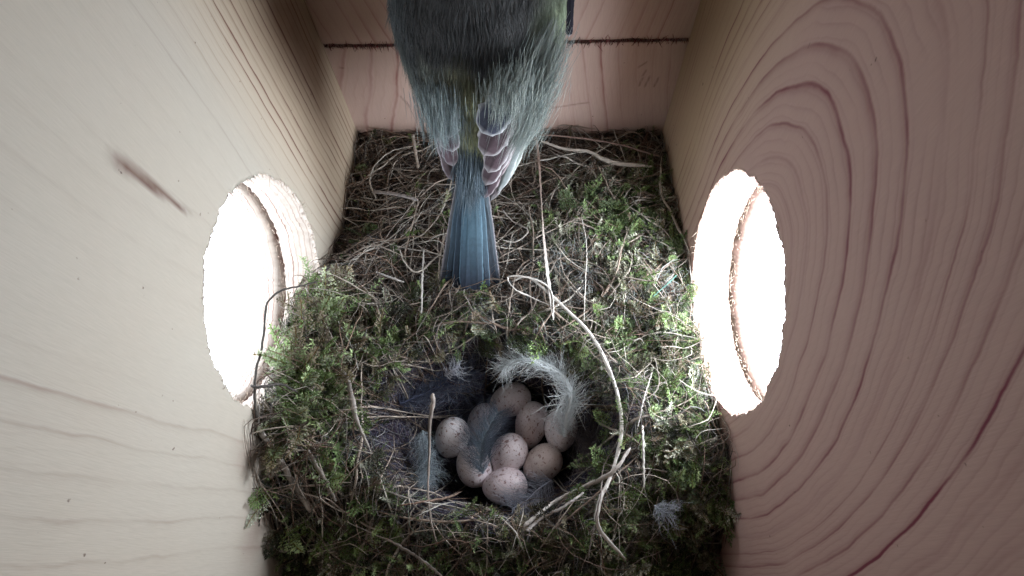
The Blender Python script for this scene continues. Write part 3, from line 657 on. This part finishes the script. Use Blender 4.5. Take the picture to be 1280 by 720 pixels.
plume('feather', 'fluffy white feather curling over the back of the eggs', [(706, 545), (708, 520), (714, 495), (704, 470), (685, 456), (663, 449), (640, 452), (628, 462)], [-.9, -.4, .0, .2, .3, .3, .2, 0], [.85][0], 900, (.80, .86, .88), (.86, .9, .92), r=.010, shaft=.09, wisp=1.3, spread=.7)
plume('feather', 'long white barbs of down trailing onto the two right eggs', [(716, 478), (711, 500), (704, 518)], [.1, -.1, -.4], 1.15, 60, (.80, .84, .86), (.82, .86, .88), r=.02, spread=.45, wisp=.5, down=.5, shaft=.05)
plume('feather', 'dark blue grey feather fanned over the middle left eggs', [(604, 592), (600, 572), (602, 552), (612, 532), (622, 515)], [-.9, -.8, -.8, -.9, -1.1], 1.0, 800, (.24, .31, .38), (.06, .06, .09), r=.007, wisp=1.0, spread=.8)
plume('feather', 'wispy grey down tuft over the front sideways egg', [(690, 600), (672, 612), (655, 628), (640, 636)], [-1.0, -.8, -.6, -.4], .95, 260, (.30, .31, .37), (.36, .37, .43), r=.009, wisp=1.2, spread=1.2)
plume('feather', 'pale blue down pressed into the left wall of the cup', [(528, 538), (530, 560), (534, 585), (530, 605)], [-.8, -.9, -.8, -.4], .6, 600, (.48, .56, .62), (.52, .60, .66), r=.006, wisp=2.0, spread=.8)
plume('feather', 'dark blue wispy feather at the upper left rim of the cup', [(500, 505), (530, 492), (560, 478), (592, 462)], [-.1, -.5, -.6, -.4], 1.0, 520, (.07, .08, .13), (.20, .23, .31), r=.007, wisp=1.7, spread=1.1)
plume('feather', 'brownish down spread over the right wall of the cup', [(722, 600), (735, 580), (738, 555), (730, 530)], [-1.3, -1.1, -1.0, -1.], .95, 260, (.17, .14, .15), (.22, .19, .20), r=.009, wisp=1.3, spread=1.2)
plume('feather', 'small bluish down wisp behind the cup below the tail', [(582, 408), (592, 400), (603, 392)], [.7, .8, .8], .6, 150, (.36, .42, .44), (.42, .48, .50), r=.008, wisp=1.5, spread=1.2)
plume('feather', 'tiny white down wisp at the back left of the cup', [(556, 470), (565, 463), (576, 458)], [.2, .3, .3], .5, 80, (.45, .47, .54), (.55, .57, .62), r=.009, wisp=1.4, spread=1.2)
plume('feather', 'pale blue down wisp in the moss below the right window', [(812, 520), (818, 530), (826, 540)], [.9, .9, .9], .6, 130, (.38, .46, .52), (.42, .52, .58), r=.008, wisp=1.5, spread=1.3)
plume('feather', 'white down wisp in the dark moss at lower right', [(818, 632), (830, 640), (842, 642)], [1.3, 1.4, 1.4], .5, 110, (.42, .46, .52), (.5, .54, .6), r=.008, wisp=1.5, spread=1.3)

# ------------------------------------------------------------------ the bird
bird = root('bird', 'blue grey and olive tit seen from behind, clinging above the nest with tail hanging down', 'bird', tuple(bp(600, 60, 1, 14.8)))
axp = [(592, 196, 13.7), (595, 175, 14.0), (601, 140, 14.5), (600, 100, 14.8), (598, 60, 15.0), (598, 20, 15.0), (600, -25, 14.9), (602, -75, 14.8), (604, -130, 14.7)]
A = [bp(u, v, 1, y) for u, v, y in axp]; top_ = A[-1]
A += [top_+np.array([.1, .4, 1.0]), top_+np.array([.15, .9, 2.1]), top_+np.array([.2, 1.5, 2.9]), top_+np.array([.2, 2.0, 3.35])]
Rr = [.45, .85, 1.62, 2.12, 2.45, 2.58, 2.55, 2.35, 1.85, 1.5, 1.45, 1.0, .25]
nS, nT = 60, 48; AX = spline(A, nS); RR = np.interp(np.linspace(0, len(A)-1, nS), np.arange(len(A)), Rr)
TT = np.gradient(AX, axis=0); TT /= np.linalg.norm(TT, axis=1, keepdims=True)
E1 = np.cross(TT, [0, -1, 0]); E1 /= np.linalg.norm(E1, axis=1, keepdims=True); E2 = np.cross(E1, TT)   # E1 to the right, E2 toward the viewer
phi = np.linspace(0, 2*np.pi, nT, endpoint=False)
def body_pt(s, f):
    i = np.clip(s, 0, nS-1.001); k = i.astype(int); w_ = (i-k)[:, None]; L_ = lambda Q: Q[k]*(1-w_)+Q[k+1]*w_
    r = (RR[k]*(1-w_[:, 0])+RR[k+1]*w_[:, 0])[:, None]; n = L_(E1)*np.cos(f)[:, None]+L_(E2)*np.sin(f)[:, None]*.85
    return L_(AX)+r*n, n/np.linalg.norm(n, axis=1, keepdims=True), L_(TT)
ss, ff = np.meshgrid(np.arange(nS), phi, indexing='ij'); V, _, _ = body_pt(ss.ravel().astype(float), ff.ravel())
idx = np.arange(nS*nT).reshape(nS, nT); F = np.stack([idx[:-1], np.roll(idx[:-1], -1, 1), np.roll(idx[1:], -1, 1), idx[1:]], -1).reshape(-1, 4)

def project(P):
    d = P-CAM; D = d@CF; return 640+FPX*(d@CR)/D, 360-FPX*(d@CU)/D
def plumage_colour(P, s, f):
    """charcoal nape and upper back, olive mantle, blue grey rump and flanks"""
    u = np.cos(f)*np.interp(s, np.arange(nS), RR)      # cm right of the spine
    h = s/ (nS-1)
    char = np.array([.058, .062, .065]); slate = np.array([.22, .27, .30]); olive = np.array([.36, .37, .19]); blue = np.array([.38, .43, .39]); green = np.array([.36, .44, .31])
    k1 = np.clip((h-.20-.14*vnoise(P[:, 0]*1.6, P[:, 2]*.6, 1.5, 3))/.16, 0, 1)[:, None]
    low = blue*(1-.8*np.exp(-((u+.1)/1.0)**2))[:, None]+olive*(.8*np.exp(-((u+.1)/1.0)**2))[:, None]
    left = np.clip((-u-.6)/1.2, 0, 1)[:, None]; low = low*(1-.35*left)
    c = low*(1-k1)+char*k1
    g = np.clip((u-1.35)/.7, 0, 1)[:, None]*np.clip((.60-h)/.1, 0, 1)[:, None]; c = c*(1-g*.85)+green*g*.85
    l2 = np.clip((-u-1.6)/.8, 0, 1)[:, None]*k1; c = c*(1-l2*.6)+slate*.7*l2*.6
    return c
bc = plumage_colour(V, ss.ravel().astype(float), ff.ravel())*.7
body = mesh('body', V, F, M_PLUME, bird, col=bc)
n = 60000; s = rng.uniform(1, nS-8, n)**1.0; f = rng.random(n)*2*np.pi
P0, N0, T0 = body_pt(s, f); K = 6; k = np.linspace(0, 1, K)
L = rng.uniform(.3, .85, n); G = -T0+N0*rng.uniform(.02, .22, n)[:, None]+rng.normal(size=(n, 3))*.13
clump = np.stack([vnoise(f*3, s, .8, 4)-.5, vnoise(f*3, s, .8, 7)-.5, vnoise(f*3, s, .8, 9)-.5], -1); G = G+clump*.55
G /= np.linalg.norm(G, axis=1, keepdims=True)
Q = P0[:, None]+N0[:, None]*.02+L[:, None, None]*(G[:, None]*k[None, :, None]-N0[:, None]*.18*(k**2)[None, :, None])
C = plumage_colour(P0, s, f)*rng.uniform(.8, 1.15, (n, 1))*(.6+.9*vnoise(f*4, s, .9, 11))[:, None]*np.where(rng.random(n) < .05, 1.35, 1.)[:, None]
V, F, C = tubes(Q, rng.uniform(.004, .009, n)[:, None]*np.array([[.7, 1, 1, .8, .5, .12]]), C, 3, tip=np.minimum(C*1.12, 1))
o = mesh('plumage', V, F, M_PLUME, bird, col=C); o['kind'] = 'stuff'

def blade(base, tip, width, side_n, cmid, cedge, cup_=.12, curve=0., asym=.5, notch=0., nl=22, nw=9, ctip=None, edgew=.22, bottom=.25, tipshape=.75, fr_=.07, tedge=True):
    """one vaned feather: a curved, cambered strip with a shaft, a dark centre and its paler fringe"""
    base, tip = np.array(base), np.array(tip); t = np.linspace(0, 1, nl); ax = tip-base; L = np.linalg.norm(ax); ax /= L
    W = np.cross(ax, side_n); W /= np.linalg.norm(W); Nn = np.cross(W, ax)
    env = np.minimum(1, bottom+(1-bottom)*np.minimum(1, t*2.2))*np.where(t > tipshape, np.sqrt(np.clip(1-((t-tipshape)/(1-tipshape))**2.4, 0, 1)), 1)
    env = np.maximum(env, .03); q = np.linspace(-1, 1, nw)
    off = np.where(q[None] < 0, q[None]*asym*2, q[None]*(1-asym)*2)*width*.5*env[:, None]
    fray = 1+fr_*rng.normal(size=(nl, nw))*(np.abs(q)[None] > .9); off = off*fray
    c = base+ax*(t*L)[:, None]+W*(curve*np.sin(np.pi*t*.5)**2)[:, None]
    Vt = c[:, None]+W*off[..., None]+Nn*(-cup_*width*(q[None]**2)*env[:, None]+.012*(np.abs(q)[None] < .05))[..., None]
    ew = np.clip((np.abs(q)[None]-(1-edgew))/max(edgew, 1e-3)*1.6, 0, 1)*np.ones((nl, 1)); ew = np.maximum(ew, np.clip((t[:, None]-.93)/.05, 0, 1)*(edgew > .05)*tedge)
    cm = np.array(cmid)[None, None]*np.ones((nl, nw, 1))
    if ctip is not None: kk = np.clip((t-.55)/.4, 0, 1)[:, None, None]; cm = cm*(1-kk)+np.array(ctip)*kk
    Cc = cm*(1-ew[..., None])+np.array(cedge)*ew[..., None]; Cc = Cc*(1-.35*(np.abs(q) < .1))[None, :, None]
    Cc = Cc*rng.uniform(.88, 1.1, (nl, nw, 1))
    th = Nn*.012; idx = np.arange(nl*nw).reshape(nl, nw)
    F = np.stack([idx[:-1, :-1], idx[:-1, 1:], idx[1:, 1:], idx[1:, :-1]], -1).reshape(-1, 4)
    V2 = (Vt-th).reshape(-1, 3); V = np.concatenate([Vt.reshape(-1, 3), V2]); F2 = F[:, ::-1]+nl*nw
    e = np.concatenate([idx[0], idx[1:, -1], idx[-1, -2::-1], idx[-2:0:-1, 0]]); e2 = np.roll(e, -1)
    Fe = np.stack([e2, e, e+nl*nw, e2+nl*nw], -1)
    return V, np.concatenate([F, F2, Fe]), np.concatenate([Cc.reshape(-1, 3)]*2)

def barbs(base_pts, d, L, n, col, r=.012, jitter=.12):
    i = rng.integers(0, len(base_pts), n); P = np.array(base_pts)[i]+rng.normal(size=(n, 3))*jitter; k = np.linspace(0, 1, 6)
    D = np.array(d)[i]+rng.normal(size=(n, 3))*.12; LL = L*rng.uniform(.5, 1.2, n)
    Q = P[:, None]+D[:, None]*(LL[:, None]*k)[..., None]; C = np.array(col)[rng.integers(0, len(col), n)]*rng.uniform(.8, 1.2, (n, 1))
    return tubes(Q, np.full((n, 6), r)*np.array([[.7, 1, 1, .8, .5, .15]]), C, 3)

toview = lambda p: norm(CAM-np.array(p))
# tail: rump coverts with long tail feathers under them
TB = bp(590, 205, 1, 13.55)
tb = [bp(u, v, 1, y) for u, v, y in ((580, 190, 13.45), (590, 185, 13.4), (600, 190, 13.45), (590, 210, 13.2))]
td = [norm(bp(588, 330, 1, 10.4)-np.array(p)) for p in tb]
V, F, C = barbs(tb, td, 1.5, 1300, [(.14, .19, .24), (.20, .26, .30), (.11, .15, .18)], r=.010, jitter=.16)
tail = mesh('tail', V, F, M_PLUME, bird, col=C)
# u, v, depth, root u, width, lift, colour: the central pair on top, the outer ones fanned under it
tips = [(553, 362, 9.85, 579, .46, .00, (.11, .13, .15)), (561, 365, 9.8, 581, .50, .04, (.06, .11, .16)), (571, 361, 9.8, 584, .54, .09, (.045, .085, .13)),
        (622, 359, 9.9, 601, .44, .01, (.09, .12, .15)), (616, 363, 9.85, 599, .50, .05, (.06, .09, .125)), (607, 360, 9.8, 596, .56, .10, (.07, .13, .18)),
        (581, 357, 9.75, 588, .62, .15, (.06, .125, .18)), (597, 359, 9.75, 593, .66, .19, (.075, .145, .20))]
for i, (u, v, y, u0, wd, lift, cm) in enumerate(tips):
    tip = bp(588+(u-588)*1.12, v+5, 1, y); b = bp(u0, 200, 1, 13.5); nvw = toview((tip+b)/2); shift = nvw*lift
    q = (u-588)/35; outer_ = abs(q) > .8
    V, F, C = blade(b+shift, tip+shift, wd, nvw, tuple(np.array(cm)*.9+.012), (.24, .23, .25) if outer_ else tuple(1.35*x+.01 for x in cm), cup_=.06, asym=.35 if q > 0 else .62, ctip=(.018, .026, .045), edgew=.4 if outer_ else .14, tipshape=.84, bottom=.55, curve=.10*q, nl=40, nw=13, fr_=.02, tedge=False)
    mesh('tail_feather', V, F, M_PLUME, tail, col=C)
# wings folded beside the rump
def wing(label, cov, covd, L, cols, feathers, n):
    V, F, C = barbs(cov, covd, L, n, cols, r=.006, jitter=.26); wg = mesh('wing', V, F, M_PLUME, bird, col=C); wg['label'] = label
    for (u0, v0, y0, u1, v1, y1, wd, cm, ce, ew) in feathers:
        b, tp = bp(u0, v0, 1, y0), bp(u1, v1, 1, y1); V, F, C = blade(b, tp, wd, toview((b+tp)/2), cm, ce, cup_=.16, edgew=ew, tipshape=.72, bottom=.5)
        mesh('flight_feather', V, F, M_PLUME, wg, col=C)
    return wg
DKB, DBR, FR_, GRN = (.055, .065, .10), (.10, .07, .085), (.46, .45, .47), (.30, .37, .33)
rc = [(690, 40, 13.3), (693, 70, 13.1), (685, 95, 12.9), (675, 120, 12.9), (668, 145, 12.9), (655, 150, 12.75), (640, 108, 12.3), (625, 110, 12.3), (660, 120, 12.6), (650, 90, 12.4)]
cov = [bp(*a[:2], 1, a[2]) for a in rc]; cd = [norm(bp(622, 215, 1, 12.6)-c) for c in cov]
wing('right wing with a dark feather and nested pale fringed feathers', cov, cd, 1.3, [(.28, .33, .32), (.33, .38, .36), (.23, .28, .28), (.38, .42, .39)], [
    (668, 110, 13.2, 612, 252, 12.55, .55, (.13, .11, .12), (.36, .37, .38), .22),
    (676, 100, 13.2, 622, 240, 12.6, .50, (.26, .30, .31), (.48, .51, .52), .3),
    (688, 80, 13.3, 632, 226, 12.7, .42, GRN, (.50, .54, .53), .35),
    (664, 98, 13.0, 616, 222, 12.5, .40, (.15, .14, .15), (.50, .50, .51), .3),
    (672, 84, 13.0, 632, 190, 12.45, .36, (.22, .25, .26), (.50, .53, .53), .35),
    (660, 128, 12.95, 603, 249, 12.45, .60, DBR, (.38, .33, .35), .20),
    (655, 130, 12.85, 606, 232, 12.35, .70, DBR, FR_, .16),
    (650, 125, 12.75, 610, 216, 12.25, .75, DBR, FR_, .15),
    (646, 118, 12.65, 604, 194, 12.12, .95, DBR, FR_, .15),
    (650, 102, 12.55, 602, 166, 11.98, 1.00, DKB, (.48, .50, .53), .15)], 3200)
lc = [(540, 125, 13.2), (548, 135, 13.1), (556, 145, 13.0), (535, 110, 13.3), (552, 110, 12.9), (565, 130, 12.9)]
cov = [bp(*a[:2], 1, a[2]) for a in lc]; cd = [norm(bp(562, 215, 1, 12.9)-c) for c in cov]
wing('left wing, small dark brown tip with pale edge', cov, cd, 1.2, [(.25, .32, .33), (.32, .38, .38), (.16, .2, .22)], [
    (541, 128, 13.3, 566, 226, 12.9, .50, (.13, .10, .11), (.38, .35, .38), .25),
    (546, 130, 13.2, 567, 208, 12.8, .60, DBR, (.36, .34, .37), .18),
    (552, 128, 13.1, 566, 190, 12.7, .70, DBR, FR_, .16),
    (555, 125, 13.0, 563, 172, 12.6, .72, (.20, .24, .26), (.40, .42, .44), .18)], 1900)
# dark wing bend with its white tip at the upper right edge of the back
b, tp = bp(716, -40, 1, 13.9), bp(711, 46, 1, 13.5)
V, F, C = blade(b, tp, .2, toview((b+tp)/2), (.02, .02, .035), (.04, .04, .06), cup_=.0, edgew=.15, tipshape=.9, bottom=.8); Cw = C.copy(); Cw[V[:, 2] < tp[2]+.07] = (.6, .62, .66)
mesh('wing_edge', V, F, M_PLUME, bird, col=Cw)
# head details, legs and feet: above the picture
hd = A[-3]
def lump(name, c, r, mat, parent, stretch=(1, 1, 1)):
    V = EV.reshape(-1, 3)/np.array([.68, .68, .88])*np.array(stretch)*r+np.array(c); return mesh(name, V, EF, mat, parent)
for sx in (-1, 1): lump('eye', hd+np.array([sx*1.22, .75, .35]), .2, M_EYE, bird)
hb = A[-1]; P = np.array([hb-np.array([0, .35, .25]), hb+np.array([0, .3, .05]), hb+np.array([0, .8, 0]), hb+np.array([0, 1.15, -.12])])
V, F, C = tubes(P[None], np.array([[.32, .24, .13, .02]]), np.array([[.03, .03, .03]]), 8); mesh('beak', V, F, M_BEAK, bird, col=C)
for sx in (-1, 1):
    h0 = bp(600+sx*45, 70, 1, 16.3); ft = np.array([h0[0]+sx*.2, YB-.16, h0[2]-.2]); kn = (h0+ft)/2+np.array([0, 0, -.5])
    parts = [tubes(spline([h0, kn, ft], 10)[None], np.linspace(.16, .07, 10)[None], np.array([[.1, .1, .1]]), 8)]
    for dx, dz in ((-.55, .6), (0, .85), (.5, .6), (.05, -.7)):
        parts.append(tubes(spline([ft, ft+np.array([dx*.5, .03, dz*.5]), ft+np.array([dx, .06, dz]), ft+np.array([dx*1.25, .10, dz*1.25])], 8)[None], np.linspace(.07, .02, 8)[None], np.array([[.1, .1, .1]]), 6))
    V, F, C = join(parts); mesh('leg', V, F, M_LEG, bird, col=C)
